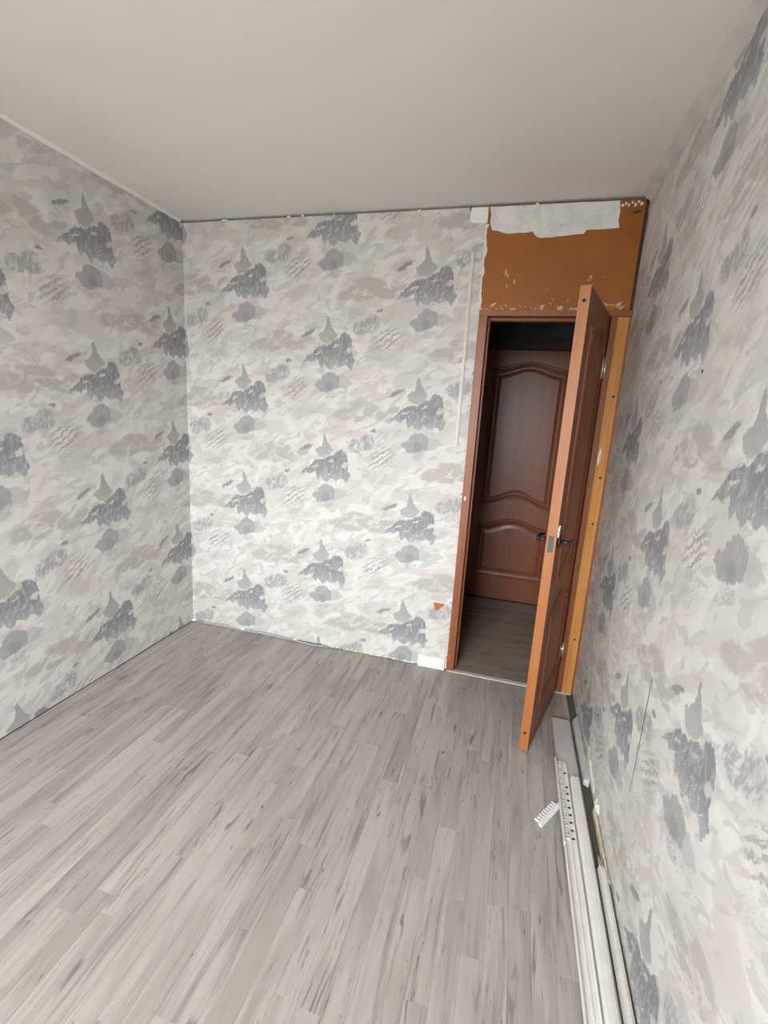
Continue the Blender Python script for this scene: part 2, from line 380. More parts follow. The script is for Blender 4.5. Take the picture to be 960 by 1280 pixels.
# ------------------------------------------------------------------ mesh helpers
def link(name, me, mat, parent=None):
    o = bpy.data.objects.new(name, me); COL.objects.link(o)
    if mat is not None and not me.materials: me.materials.append(M[mat] if isinstance(mat, str) else mat)
    if parent is not None: o.parent = parent
    return o
def tag(o, label, cat, kind=None, group=None):
    o['label'] = label; o['category'] = cat
    if kind: o['kind'] = kind
    if group: o['group'] = group
    return o
def empty(name, loc=(0, 0, 0), rz=0.0):
    o = bpy.data.objects.new(name, None); COL.objects.link(o); o.location = loc; o.rotation_euler.z = rz
    o.empty_display_size = 0.05; return o
def bm_box(bm, x0, x1, y0, y1, z0, z1):
    v = [bm.verts.new((x, y, z)) for x in (x0, x1) for y in (y0, y1) for z in (z0, z1)]
    for f in ((0, 1, 3, 2), (4, 6, 7, 5), (0, 4, 5, 1), (2, 3, 7, 6), (0, 2, 6, 4), (1, 5, 7, 3)): bm.faces.new([v[i] for i in f])
    return v
def fin(bm, name, smooth=False):
    bmesh.ops.recalc_face_normals(bm, faces=bm.faces[:])
    me = bpy.data.meshes.new(name); bm.to_mesh(me); bm.free()
    if smooth:
        for p in me.polygons: p.use_smooth = True
    return me
def box(name, b, mat, parent=None, bev=0.0):
    bm = bmesh.new(); bm_box(bm, *b)
    if bev:
        bmesh.ops.bevel(bm, geom=bm.edges[:], offset=bev, segments=2, affect='EDGES', profile=0.6)
    return link(name, fin(bm, name), mat, parent)
def boxes(name, bs, mat, parent=None):
    bm = bmesh.new()
    for b in bs: bm_box(bm, *b)
    return link(name, fin(bm, name), mat, parent)
def prism(name, pts, axis, a, b, mat, parent=None, bev=0.0):
    """polygon pts extruded from a to b along axis; pts are in the two other axes, in order"""
    f = {'Y': lambda p, d: (p[0], d, p[1]), 'X': lambda p, d: (d, p[0], p[1]), 'Z': lambda p, d: (p[0], p[1], d)}[axis]
    bm = bmesh.new()
    A = [bm.verts.new(f(p, a)) for p in pts]; B = [bm.verts.new(f(p, b)) for p in pts]
    bm.faces.new(A); bm.faces.new(B[::-1]); n = len(pts)
    for i in range(n): bm.faces.new((A[i], B[i], B[(i + 1) % n], A[(i + 1) % n]))
    if bev: bmesh.ops.bevel(bm, geom=bm.edges[:], offset=bev, segments=1, affect='EDGES')
    return link(name, fin(bm, name), mat, parent)
def tube_bm(bm, pts, r, seg=8, r_end=None):
    pts = [Vector(p) for p in pts]; rings = []
    for i, p in enumerate(pts):
        d = (pts[min(i + 1, len(pts) - 1)] - pts[max(i - 1, 0)]).normalized()
        a = d.cross(Vector((0, 0, 1)))
        if a.length < 1e-3: a = d.cross(Vector((1, 0, 0)))
        a.normalize(); c = d.cross(a)
        rr = r if r_end is None else r + (r_end - r) * i / (len(pts) - 1)
        rings.append([bm.verts.new(p + rr * (math.cos(2 * math.pi * k / seg) * a + math.sin(2 * math.pi * k / seg) * c)) for k in range(seg)])
    for A, B in zip(rings, rings[1:]):
        for k in range(seg): bm.faces.new((A[k], A[(k + 1) % seg], B[(k + 1) % seg], B[k]))
    bm.faces.new(rings[0][::-1]); bm.faces.new(rings[-1])
def tube(name, pts, r, mat, parent=None, seg=8, r_end=None):
    bm = bmesh.new(); tube_bm(bm, pts, r, seg, r_end); return link(name, fin(bm, name, True), mat, parent)
def cyl_y(name, x, z, y0, y1, r, mat, parent=None, seg=20):
    return tube(name, [(x, y0, z), (x, y1, z)], r, mat, parent, seg)

# ------------------------------------------------------------------ the room shell
T = 0.11
GAP = 0.012       # open joint between the back wall and the ceiling
DX = -0.712       # where the papered part of the back wall ends at the door frame
HB = 1.27         # face of the door across the hall

wall_back = empty('wall_back'); tag(wall_back, 'pale back wall papered with grey mountain pattern beside the doorway', 'wall', 'structure')
box('papered_face', (-W - T, DX, 0.0, T, 0.007, H - GAP), 'paper_back', wall_back)
box('ceiling_joint', (-W - T, 0.0, 0.035, T, H - GAP, H), 'crevice', wall_back)
box('floor_joint', (-W - T, DX, 0.02, T, 0.0, 0.007), 'crevice', wall_back)

wall_left = empty('wall_left'); tag(wall_left, 'side wall with grey mountain wallpaper, facing the leaning door leaf', 'wall', 'structure')
box('papered_face', (-W - T, -W, YF - T, 0.0, 0.005, H), 'paper_left', wall_left)
box('floor_joint', (-W - T, -W - 0.015, YF - T, 0.0, 0.0, 0.005), 'crevice', wall_left)

wall_right = empty('wall_right'); tag(wall_right, 'side wall with mountain wallpaper above the pile of loose skirting strips', 'wall', 'structure')
box('papered_face', (0.0, T, YF - T, T, 0.0, H), 'paper_right', wall_right)

# window wall behind the camera: four pieces around the opening
wall_front = empty('wall_front'); tag(wall_front, 'papered window wall behind the viewer', 'wall', 'structure')
paper_front = wallpaper('wallpaper_front', 'front', 0.3, 0.2)
box('pier', (-W, WX0, YF - 0.3, YF, 0.0, H), paper_front, wall_front)
box('pier', (WX1, 0.0, YF - 0.3, YF, 0.0, H), paper_front, wall_front)
box('parapet', (WX0, WX1, YF - 0.3, YF, 0.0, WZ0), paper_front, wall_front)
box('lintel', (WX0, WX1, YF - 0.3, YF, WZ1, H), paper_front, wall_front)

win = empty('window_1', ((WX0 + WX1) / 2, YF - 0.16, WZ0)); tag(win, 'white two-sash window behind the viewer that lights the room', 'window', 'structure')
def inwin(name, b, mat, parent=win, bev=0.0):
    o = box(name, b, mat, parent, bev); o.matrix_parent_inverse = parent.matrix_world.inverted() if parent is not win else Matrix.Translation(-Vector(win.location)); return o
wy0, wy1 = YF - 0.20, YF - 0.13; wxm = (WX0 + WX1) / 2
for nm, b in (('frame_stile', (WX0, WX0 + 0.06, wy0, wy1, WZ0, WZ1)), ('frame_stile', (WX1 - 0.06, WX1, wy0, wy1, WZ0, WZ1)),
              ('mullion', (wxm - 0.05, wxm + 0.05, wy0, wy1, WZ0 + 0.06, WZ1 - 0.06)),
              ('frame_rail', (WX0 + 0.06, WX1 - 0.06, wy0, wy1, WZ0, WZ0 + 0.06)), ('frame_rail', (WX0 + 0.06, WX1 - 0.06, wy0, wy1, WZ1 - 0.06, WZ1))):
    inwin(nm, b, 'white', bev=0.006)
for a, c in ((WX0 + 0.06, wxm - 0.05), (wxm + 0.05, WX1 - 0.06)):
    inwin('pane', (a, c, wy0 + 0.03, wy0 + 0.036, WZ0 + 0.06, WZ1 - 0.06), 'glass')
inwin('window_sill', (WX0 + 0.001, WX1 - 0.001, wy1, YF + 0.05, WZ0, WZ0 + 0.025), 'white', bev=0.006)

ceiling = box('ceiling', (-W - T, T, YF - 0.3, T, H, H + 0.1), 'ceiling'); tag(ceiling, 'off-white papered ceiling over the whole room', 'ceiling', 'structure')

# paper edging along the ceiling joints
def edging(name, pts_fn, n, label):
    bm = bmesh.new(); prev = None
    for i in range(n + 1):
        ring = [bm.verts.new(p) for p in pts_fn(i / n)]
        if prev:
            k = len(ring)
            for j in range(k): bm.faces.new((prev[j], prev[(j + 1) % k], ring[(j + 1) % k], ring[j]))
        else: first = ring
        prev = ring
    bm.faces.new(first[::-1]); bm.faces.new(prev)
    o = link(name, fin(bm, name, False), 'edging' if name == 'trim_1' else 'ceiling'); tag(o, label, 'edging strip', 'structure'); return o
M['edging'] = plain('beige_paper_edging', (0.60, 0.565, 0.52, 1), 0.75, 0.08, 12)
rj = random.Random(3); jr = [rj.uniform(-0.006, 0.006) for _ in range(41)]
edging('trim_1', lambda t: [(-0.0005, -0.02 + t * (YF + 0.02), H - 0.030 + jr[int(t * 40)]), (-0.004, -0.02 + t * (YF + 0.02), H - 0.028 + jr[int(t * 40)]),
                            (-0.036 + jr[int(t * 40)], -0.02 + t * (YF + 0.02), H - 0.003), (-0.036 + jr[int(t * 40)], -0.02 + t * (YF + 0.02), H - 0.0003), (-0.0005, -0.02 + t * (YF + 0.02), H - 0.0003)], 40,
       'beige paper edging in the ceiling joint over the wall by the door')
edging('trim_2', lambda t: [(-W + 0.0005, -0.02 + t * (YF + 0.02), H - 0.015 + jr[int(t * 40)] * 0.4), (-W + 0.0035, -0.02 + t * (YF + 0.02), H - 0.013 + jr[int(t * 40)] * 0.4),
                            (-W + 0.014, -0.02 + t * (YF + 0.02), H - 0.003), (-W + 0.014, -0.02 + t * (YF + 0.02), H - 0.0003), (-W + 0.0005, -0.02 + t * (YF + 0.02), H - 0.0003)], 40,
       'pale paper edging in the ceiling joint over the wall away from the door')

# ---- floor: sub-floor and separate laminate strips
floor = empty('floor'); tag(floor, 'grey wood-look laminate floor of narrow staggered strips', 'floor', 'structure')
box('subfloor', (-W - T, T, YF - T, 0.012, -0.10, -0.009), 'screed', floor)
def strip_mesh(name, w, l, t, c=0.0005):
    """strip of width w along x and length l along y with its upper edges eased"""
    bm = bmesh.new()
    lo = [bm.verts.new(p) for p in ((0, 0, -t), (w, 0, -t), (w, l, -t), (0, l, -t))]
    md = [bm.verts.new(p) for p in ((0, 0, -c), (w, 0, -c), (w, l, -c), (0, l, -c))]
    up = [bm.verts.new(p) for p in ((c, c, 0), (w - c, c, 0), (w - c, l - c, 0), (c, l - c, 0))]
    for A, B in ((lo, md), (md, up)):
        for i in range(4): bm.faces.new((A[i], A[(i + 1) % 4], B[(i + 1) % 4], B[i]))
    bm.faces.new(up); bm.faces.new(lo[::-1])
    return fin(bm, name)
SW = 0.0645; ncol = math.ceil(W / SW); rp = random.Random(11)
cache = {}
def lay(parent, mat, x, y, w, l, rot=0.0):
    k = (round(w, 4), round(l, 3), mat)
    if k not in cache:
        me = strip_mesh('plank', w - 0.0002, l - 0.0002, 0.009); me.materials.append(M[mat]); cache[k] = me
    o = bpy.data.objects.new('plank', cache[k]); COL.objects.link(o); o.parent = parent; o.location = (x, y, 0); o.rotation_euler.z = rot
    return o
lens = (0.55, 0.62, 0.70, 0.80, 0.95)
for i in range(ncol):
    x = -i * SW - SW; w = SW
    if x < -W: w = SW - (-W - x); x = -W
    if i == 0: w = SW - 0.036
    y = 0.008 ; first = True
    while y > YF + 0.01:
        l = rp.choice(lens)
        if first: l = round(rp.choice((0.15, 0.22, 0.3, 0.38, 0.5, 0.65)), 2); first = False
        if y - l < YF + 0.12: l = y - YF
        lay(floor, 'laminate', x, y - l, w, l); y -= l

# ------------------------------------------------------------------ door frame, hardboard transom, hall
frame = empty('trim_3', (-0.36, 0.0, 0.0)); tag(frame, 'brown varnished door frame stripped of its casing', 'door frame', 'structure')
FI = Matrix.Translation(-Vector(frame.location))
def infr(o): o.matrix_parent_inverse = FI; return o
JD = 0.085
infr(box('jamb', (-0.7112, -0.668, -0.006, JD, 0.0, 1.988), 'frame', frame, 0.002))
infr(box('door_stop', (-0.668, -0.656, 0.042, JD, 0.0, 1.988), 'frame', frame, 0.002))
infr(box('jamb', (-0.0885, -0.062, -0.006, JD, 0.0, 1.988), 'frame', frame, 0.002))
infr(box('head', (-0.7112, -0.0005, -0.008, JD, 1.988, 2.016), 'frame', frame, 0.002))
infr(box('door_stop', (-0.656, -0.0885, 0.042, JD, 1.974, 1.988), 'frame', frame, 0.002))
pine = infr(box('bare_stud', (-0.0615, -0.011, -0.002, JD, 0.0, 1.987), 'pine', frame, 0.002)); pine['label'] = 'unpainted knotty pine stud'
infr(box('wall_packing', (-0.0108, -0.0002, 0.004, JD, 0.0, 1.987), 'frame', frame))
rk = random.Random(5)
for z in (0.33, 0.98, 1.22, 1.62): infr(tube('knot', [(-0.035 + rk.uniform(-.015, .015), -0.0032, z), (-0.035, 0.004, z + 0.001)], 0.006, 'dark_wood', frame, 10))
infr(prism('splinter', [(-0.055, 1.28), (-0.045, 1.30), (-0.043, 1.36), (-0.052, 1.37), (-0.058, 1.33)], 'Y', -0.004, -0.001, 'paperwhite', frame))
sp = infr(box('strike_plate', (-0.6995, -0.690, -0.0075, -0.0055, 1.035, 1.056), 'white', frame)); sp['label'] = 'small white strike plate'
infr(prism('bark_chip', [(-0.714, 0.092), (-0.700, 0.110), (-0.696, 0.083), (-0.708, 0.086), (-0.722, 0.083)], 'Y', -0.009, -0.005, 'brown', frame))
thr = box('trim_4', (-0.706, -0.012, -0.012, 0.020, 0.0003, 0.006), 'pvc_pink', None, 0.002); tag(thr, 'thin pale threshold strip across the bottom of the doorway', 'threshold', 'structure')

tr = empty('transom_board', (-0.36, 0.0, 2.016)); tag(tr, 'orange-brown hardboard panel above the doorway with white plaster along its top', 'panel')
TI = Matrix.Translation(-Vector(tr.location))
def intr(o): o.matrix_parent_inverse = TI; return o
intr(box('board', (-0.7115, -0.016, 0.002, 0.03, 2.0165, H - GAP), 'hardboard', tr))
intr(box('backing', (-0.7115, -0.0002, 0.030, JD, 2.0165, H - GAP), 'dark_wood', tr))
intr(box('edge_batten', (-0.0155, -0.0004, 0.012, 0.030, 2.0165, H - GAP), 'dark_wood', tr))
patch = [(-0.706, 2.487), (-0.61, 2.4865), (-0.499, 2.486), (-0.40, 2.4855), (-0.295, 2.486), (-0.20, 2.484), (-0.126, 2.485), (-0.119, 2.44), (-0.121, 2.40), (-0.113, 2.372), (-0.18, 2.368), (-0.251, 2.369), (-0.263, 2.353),
         (-0.30, 2.351), (-0.35, 2.346), (-0.41, 2.342), (-0.462, 2.341), (-0.48, 2.352), (-0.495, 2.371), (-0.53, 2.366), (-0.562, 2.368), (-0.60, 2.364), (-0.631, 2.369), (-0.66, 2.381), (-0.687, 2.383), (-0.694, 2.40), (-0.701, 2.423), (-0.698, 2.45)]
intr(prism('plaster_patch', patch, 'Y', -0.0015, 0.003, 'plaster', tr))
rc = random.Random(9)
for k in range(7):
    x = -0.112 + k * 0.013; z = 2.462 + rc.uniform(-0.008, 0.014); r = rc.uniform(0.005, 0.011)
    pts = [(x + r * rc.uniform(.7, 1.2) * math.cos(a), z + r * rc.uniform(.7, 1.2) * math.sin(a)) for a in [i * math.pi / 3 for i in range(6)]]
    intr(prism('plaster_crumb', pts, 'Y', -0.006, 0.003, 'paperwhite', tr))
intr(tube('nail', [(-0.063, 0.004, 2.434), (-0.034, -0.006, 2.437)], 0.005, 'dark_wood', tr))
for x, z, r in ((-0.60, 2.19, .012), (-0.59, 2.175, .008), (-0.555, 2.15, .010), (-0.205, 2.165, .011), (-0.215, 2.15, .006), (-0.59, 2.13, .007)):
    pts = [(x + r * rc.uniform(.25, .6) * math.cos(a), z + r * rc.uniform(.7, 1.9) * math.sin(a)) for a in [i * math.pi / 4 for i in range(8)]]
    intr(prism('paint_fleck', pts, 'Y', 0.0008, 0.003, 'fleck', tr)) if 'fleck' in M else None
# ragged paper edge where the casing was torn off, along panel and frame
def ragged(name, x, z0, z1, wmin, wmax, seed, mat, parent, y0=-0.002, y1=0.0, step=0.018):
    r = random.Random(seed); n = int((z1 - z0) / step); L = []; R_ = []
    for i in range(n + 1):
        z = z0 + (z1 - z0) * i / n; L.append((x - r.uniform(0.006, 0.010), z)); R_.append((x + r.uniform(wmin, wmax), z))
    bm = bmesh.new()
    for (a, c), (b, d) in zip(zip(L, R_), zip(L[1:], R_[1:])):
        q = [(a[0], a[1]), (c[0], c[1]), (d[0], d[1]), (b[0], b[1])]
        F = [bm.verts.new((px, y0, pz)) for px, pz in q]; B = [bm.verts.new((px, y1, pz)) for px, pz in q]
        bm.faces.new(F); bm.faces.new(B[::-1])
        for k in range(4): bm.faces.new((F[k], B[k], B[(k + 1) % 4], F[(k + 1) % 4]))
    return link(name, fin(bm, name), mat, parent)
ragged('torn_paper_edge', DX, 2.02, 2.41, -0.003, 0.012, 21, 'paperwhite', wall_back)
ragged('torn_paper_edge', DX, 0.09, 2.00, -0.002, 0.011, 22, 'paper_back', wall_back, -0.0012, 0.0)
pp = prism('paper_square', [(-0.800, 2.4865), (-0.716, 2.4868), (-0.714, 2.43), (-0.718, 2.416), (-0.735, 2.413), (-0.792, 2.420), (-0.799, 2.44)], 'Y', -0.004, -0.0002, 'white', wall_back)
pp['label'] = 'plain white paper square'
prism('torn_hole', [(-0.828, 0.424), (-0.79, 0.418), (-0.751, 0.413), (-0.775, 0.385), (-0.798, 0.362), (-0.812, 0.380), (-0.816, 0.402)], 'Y', -0.0012, -0.0001, 'brown', wall_back)['label'] = 'brown triangular tear'
prism('paper_flap', [(-0.846, 0.433), (-0.80, 0.428), (-0.752, 0.415), (-0.80, 0.418), (-0.820, 0.416)], 'Y', -0.007, -0.0013, 'paperwhite', wall_back)
arc = [(-0.965, 2.474), (-0.940, 2.450), (-0.915, 2.415), (-0.893, 2.375), (-0.880, 2.330)]
prism('pencil_mark', arc + [(x + 0.004, z + 0.003) for x, z in arc[::-1]], 'Y', -0.0006, 0.0, 'cablegrey', wall_back)
# crumbs of plaster hanging in the ceiling joint
for x, w, h in ((-1.057, .016, .030), (-1.52, .012, .014), (-0.488, .022, .040), (-1.78, .03, .012), (-0.80, .006, .03), (-2.18, .05, .012), (-1.70, .02, .012)):
    n = 7; pts = [(x + w / 2 * math.cos(2 * math.pi * i / n) * rc.uniform(.7, 1.1), H - 0.004 - h / 2 + h / 2 * math.sin(2 * math.pi * i / n) * rc.uniform(.75, 1.0)) for i in range(n)]
    prism('plaster_crumb', pts, 'Y', -0.006, 0.001, 'paperwhite' if x != -0.80 else 'crevice', wall_back)

# hall beyond the doorway
floor_hall = empty('floor_hall'); tag(floor_hall, 'dim grey laminate floor of the hall seen through the doorway', 'floor', 'structure')
box('subfloor', (-1.7, 1.0, 0.012, HB + 0.1, -0.10, -0.009), 'screed', floor_hall)
y = 0.0205; rowi = 0
while y < HB - 0.005:
    w = min(0.0645 * 1.5, HB - y); x = -1.7 + (rowi * 0.31) % 0.8 - 0.8
    while x < 1.0:
        l = 0.9
        a, b = max(x, -1.7), min(x + l, 1.0)
        if b - a > 0.05:
            k = ('h', round(w, 4), round(b - a, 3))
            if k not in cache:
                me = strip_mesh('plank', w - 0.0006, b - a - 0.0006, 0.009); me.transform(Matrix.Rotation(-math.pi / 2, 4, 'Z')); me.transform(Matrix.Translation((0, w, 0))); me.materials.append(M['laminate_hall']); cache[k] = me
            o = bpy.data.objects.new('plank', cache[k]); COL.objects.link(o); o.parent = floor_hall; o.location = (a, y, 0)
        x += l
    y += w; rowi += 1
hw = empty('wall_hall'); tag(hw, 'dark papered hall wall around the closed door beyond the doorway', 'wall', 'structure')
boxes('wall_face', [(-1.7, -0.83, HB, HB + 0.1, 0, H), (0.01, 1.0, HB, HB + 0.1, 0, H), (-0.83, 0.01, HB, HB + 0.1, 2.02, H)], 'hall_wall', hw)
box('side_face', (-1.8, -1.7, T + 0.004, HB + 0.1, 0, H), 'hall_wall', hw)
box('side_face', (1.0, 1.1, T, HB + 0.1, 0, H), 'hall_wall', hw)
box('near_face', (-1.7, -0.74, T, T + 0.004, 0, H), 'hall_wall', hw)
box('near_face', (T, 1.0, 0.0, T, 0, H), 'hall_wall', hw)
box('door_light_block', (-0.83, 0.01, HB + 0.045, HB + 0.1, -0.01, 2.02), 'crevice', hw)  # unseen box added to stop sky light leaking around the hall door
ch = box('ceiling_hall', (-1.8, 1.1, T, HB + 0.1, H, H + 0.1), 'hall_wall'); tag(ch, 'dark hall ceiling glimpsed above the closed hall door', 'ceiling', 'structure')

# ------------------------------------------------------------------ panelled doors
def panel_path(x0, x1, z0, z1, top, bot, n=18):
    """closed outline, counter-clockwise seen from -Y: lower edge, then upper edge, both with a crown in the middle"""
    crown = lambda t: 0.5 - 0.5 * math.cos(2 * math.pi * t)
    P = [(x0 + (x1 - x0) * i / n, z0 + bot * crown(i / n)) for i in range(n + 1)]
    P += [(x1 + (x0 - x1) * i / n, z1 + top * crown(i / n)) for i in range(n + 1)]
    return P
def moulding(name, args, profile, sgn, y, mat, parent, fill=None):
    """profile: (inset, height above the face); sgn -1 faces -Y, +1 faces +Y"""
    bm = bmesh.new(); rings = []
    for d, h in profile: rings.append([bm.verts.new((x, y + sgn * h, z)) for x, z in panel_path(args[0] + d, args[1] - d, args[2] + d, args[3] - d, args[4], args[5])])
    n = len(rings[0])
    for A, B in zip(rings, rings[1:]):
        for i in range(n): bm.faces.new((A[i], A[(i + 1) % n], B[(i + 1) % n], B[i]))
    if fill:
        q = rings[-1]; h = n // 2
        for i in range(h - 1): bm.faces.new((q[i], q[i + 1], q[n - 2 - i], q[n - 1 - i]))
    bmesh.ops.recalc_face_normals(bm, faces=bm.faces[:])
    me = fin(bm, name)
    return link(name, me, mat, parent)
PROF = [(0.0, -0.002), (0.0, 0.003), (0.006, 0.009), (0.013, 0.009), (0.019, 0.003), (0.024, 0.0015), (0.030, 0.006), (0.036, 0.004), (0.042, -0.002)]
FIELD = [(0.050, -0.002), (0.052, 0.0015), (0.075, 0.006)]
def door(name, w, h, t, stile, mat_face, mat_edge, sides=(-1, 1)):
    root = empty(name)
    ed = 0.0015
    box('leaf', (-w + ed, -ed, 0.0, t, ed, h - ed), mat_face, root)
    box('edge_band', (-w, -w + ed, 0.0, t, 0.0, h), mat_edge, root)
    box('edge_band', (-ed, 0.0, 0.0, t, 0.0, h), mat_edge, root)
    box('edge_band', (-w + ed, -ed, 0.0, t, h - ed, h), mat_edge, root)
    box('edge_band', (-w + ed, -ed, 0.0, t, 0.0, ed), mat_edge, root)
    for s in sides:
        yy = 0.0 if s < 0 else t
        for z0, z1, top, bot in ((0.78, 1.85, 0.055, 0.075), (0.19, 0.625, 0.065, 0.0)):
            P = (-w + stile, -stile, z0, z1, top, bot)
            mo = moulding('panel_moulding', P, PROF, s, yy, mat_face, root)
            moulding('panel_field', P, FIELD, s, yy, mat_face, mo, True)
    return root
def lever(root, x, z, y, s, mat):
    """rosette and lever on the face at y, pointing to the hinge"""
    hd = tube('door_handle', [(x, y, z), (x, y + s * 0.009, z)], 0.026, mat, root, 24)
    tube('neck', [(x, y + s * 0.008, z), (x, y + s * 0.046, z)], 0.009, mat, hd, 12)
    bm = bmesh.new(); n = 10; prev = None
    for i in range(n + 1):
        u = i / n; px = x - 0.012 + 0.128 * u; pz = z + 0.004 * math.sin(u * math.pi) - 0.006 * u; py = y + s * (0.046 + 0.006 * math.sin(u * 3.0))
        hz = 0.012 - 0.006 * u; hy = 0.0065 - 0.0025 * u
        ring = [bm.verts.new((px, py + hy * math.cos(a), pz + hz * math.sin(a))) for a in [k * math.pi / 4 for k in range(8)]]
        if prev:
            for k in range(8): bm.faces.new((prev[k], prev[(k + 1) % 8], ring[(k + 1) % 8], ring[k]))
        else: bm.faces.new(ring[::-1])
        prev = ring
    bm.faces.new(prev)
    link('lever', fin(bm, 'lever', True), mat, hd)
    return hd

d1 = door('door_1', 0.592, 1.978, 0.040, 0.10, 'door_face', 'door_edge')
d1.location = (-0.0935, -0.0085, 0.008); d1.rotation_euler.z = math.radians(74.1)
tag(d1, 'brown panelled door leaf standing open into the room with bright orange edge', 'door', 'structure')
h1 = lever(d1, -0.535, 0.985, 0.0, -1, 'black'); h2 = lever(d1, -0.535, 0.985, 0.04, 1, 'black')
h1['label'] = 'black lever handle'; h2['label'] = 'black lever handle'
lp = box('lock_plate', (-0.5935, -0.5915, 0.010, 0.031, 0.945, 1.015), 'steel', d1, 0.0004); lp['label'] = 'grey steel lock plate'
box('latch', (-0.597, -0.5935, 0.015, 0.026, 0.975, 0.992), 'steel', lp)
for z in (1.925, 0.090): cyl = tube('dowel_hole', [(-0.5924, 0.020, z), (-0.5905, 0.020, z)], 0.007, 'crevice', d1, 12)
rs = random.Random(4)
st = [(-0.588 + (0.020 if i % 2 == 0 else 0.006) * math.cos(i * math.pi / 6 + .3) + 0.012, 1.035 + (0.026 if i % 2 == 0 else 0.008) * math.sin(i * math.pi / 6 + .3)) for i in range(12)]
prism('veneer_chip', st, 'Y', -0.006, 0.0, 'paperwhite', d1)['label'] = 'white splintered chip'
for z in (1.74, 0.24):
    hg = tube('hinge', [(0.0035, -0.006, z - 0.05), (0.0035, -0.006, z + 0.05)], 0.006, 'chrome', d1, 12)
    box('hinge_leaf', (-0.030, -0.002, -0.0016, 0.0, z - 0.05, z + 0.05), 'chrome', hg)
    tube('finial', [(0.0035, -0.006, z + 0.05), (0.0035, -0.006, z + 0.062)], 0.004, 'chrome', hg, 8, 0.001)

d2 = door('door_2', 0.80, 1.985, 0.040, 0.115, 'hall_door', 'hall_door', (-1,))
d2.location = (-0.01, HB - 0.004, 0.010); tag(d2, 'closed reddish-brown arched-panel door across the dim hall', 'door', 'structure')
casing = empty('trim_5', (-0.41, HB, 0)); tag(casing, 'dark brown casing around the closed door across the hall', 'door frame', 'structure')
for nm, b in (('casing_stile', (-0.895, -0.815, HB - 0.014, HB, 0.0, 2.075)), ('casing_stile', (-0.005, 0.075, HB - 0.014, HB, 0.0, 2.075)), ('casing_head', (-0.815, -0.005, HB - 0.014, HB, 2.000, 2.075))):
    o = box(nm, b, 'dark_wood', casing, 0.003); o.matrix_parent_inverse = Matrix.Translation((0.41, -HB, 0))

# ------------------------------------------------------------------ small things on the back wall
cc = empty('cable_channel', (-0.768, 0.0, 1.32)); tag(cc, 'thin white vertical cable channel on the wall left of the doorway', 'cable channel')
box('channel_base', (-0.009, 0.009, -0.005, -0.0004, 0.0, 0.96), 'pvc', cc, 0.0008)
box('channel_lid', (-0.0065, 0.0065, -0.010, -0.005, 0.0, 0.96), 'pvc_pink', cc, 0.0015)
bb = box('baseboard_back', (-0.884, -0.7225, -0.012, -0.0003, 0.0004, 0.074), 'white', None, 0.0015); tag(bb, 'short white baseboard remnant beside the foot of the door frame', 'baseboard', 'structure')
cb = tube('loose_cable', [(-2.44, -0.012, 0.010), (-2.28, -0.010, 0.012), (-2.07, -0.016, 0.009), (-1.90, -0.010, 0.016), (-1.75, -0.012, 0.010), (-1.58, -0.022, 0.006), (-1.45, -0.012, 0.006)], 0.0055, 'cablegrey', None, 8)
tag(cb, 'thin grey cable lying along the foot of the back wall', 'cable')
# crumbling plaster along the foot of the back wall
for k in range(26):
    x = -1.50 + k * 0.0232 + rc.uniform(-.006, .006); w = rc.uniform(.008, .018); h = rc.uniform(.006, .02)
    pts = [(x - w, 0.004), (x + w, 0.004), (x + w * rc.uniform(.3, .9), h), (x - w * rc.uniform(.1, .8), h * rc.uniform(.7, 1.2))]
    prism('crumbled_edge', pts, 'Y', -rc.uniform(.002, .005), 0.0005, rc.choice(('paperwhite', 'paperyellow', 'paperwhite')), wall_back)

# ------------------------------------------------------------------ right wall wear
seam = prism('open_seam', [(-1.149, 0.37), (-1.1525, 0.45), (-1.1535, 0.56), (-1.154, 0.70), (-1.1525, 0.765), (-1.1505, 0.765), (-1.150, 0.70), (-1.150, 0.56), (-1.1495, 0.45)], 'X', -0.0006, 0.0, 'crevice', wall_right)
seam['label'] = 'thin dark open wallpaper seam'
def crumple(name, pts, mat, parent, depth, seed, nx=6):
    """crumpled scrap: fan of small facets around its middle"""
    r = random.Random(seed); bm = bmesh.new()
    c = (sum(p[0] for p in pts) / len(pts), sum(p[1] for p in pts) / len(pts))
    out = [bm.verts.new((-r.uniform(0.0005, depth * 0.5), p[0], p[1])) for p in pts]
    mid = [bm.verts.new((-r.uniform(depth * .4, depth), c[0] + (p[0] - c[0]) * .5, c[1] + (p[1] - c[1]) * .5)) for p in pts]
    back = [bm.verts.new((0.0, p[0], p[1])) for p in pts]; cv = bm.verts.new((-depth * .6, *c)); n = len(pts)
    for i in range(n):
        j = (i + 1) % n
        bm.faces.new((out[i], out[j], mid[j], mid[i])); bm.faces.new((mid[i], mid[j], cv)); bm.faces.new((back[i], back[j], out[j], out[i]))
    bm.faces.new(back)
    return link(name, fin(bm, name), mat, parent)
crumple('torn_paper', [(-0.50, 0.045), (-0.53, 0.085), (-0.57, 0.10), (-0.60, 0.062), (-0.64, 0.055), (-0.66, 0.03), (-0.60, 0.022), (-0.55, 0.026)], 'paperyellow', wall_right, 0.006, 1)
crumple('torn_paper', [(-0.58, 0.05), (-0.62, 0.075), (-0.68, 0.06), (-0.74, 0.05), (-0.76, 0.028), (-0.68, 0.024), (-0.62, 0.024)], 'paperwhite', wall_right, 0.007, 2)
crumple('torn_paper', [(-0.80, 0.035), (-0.82, 0.055), (-0.845, 0.048), (-0.86, 0.062), (-0.88, 0.04), (-0.87, 0.022), (-0.83, 0.02)], 'paperwhite', wall_right, 0.012, 3)
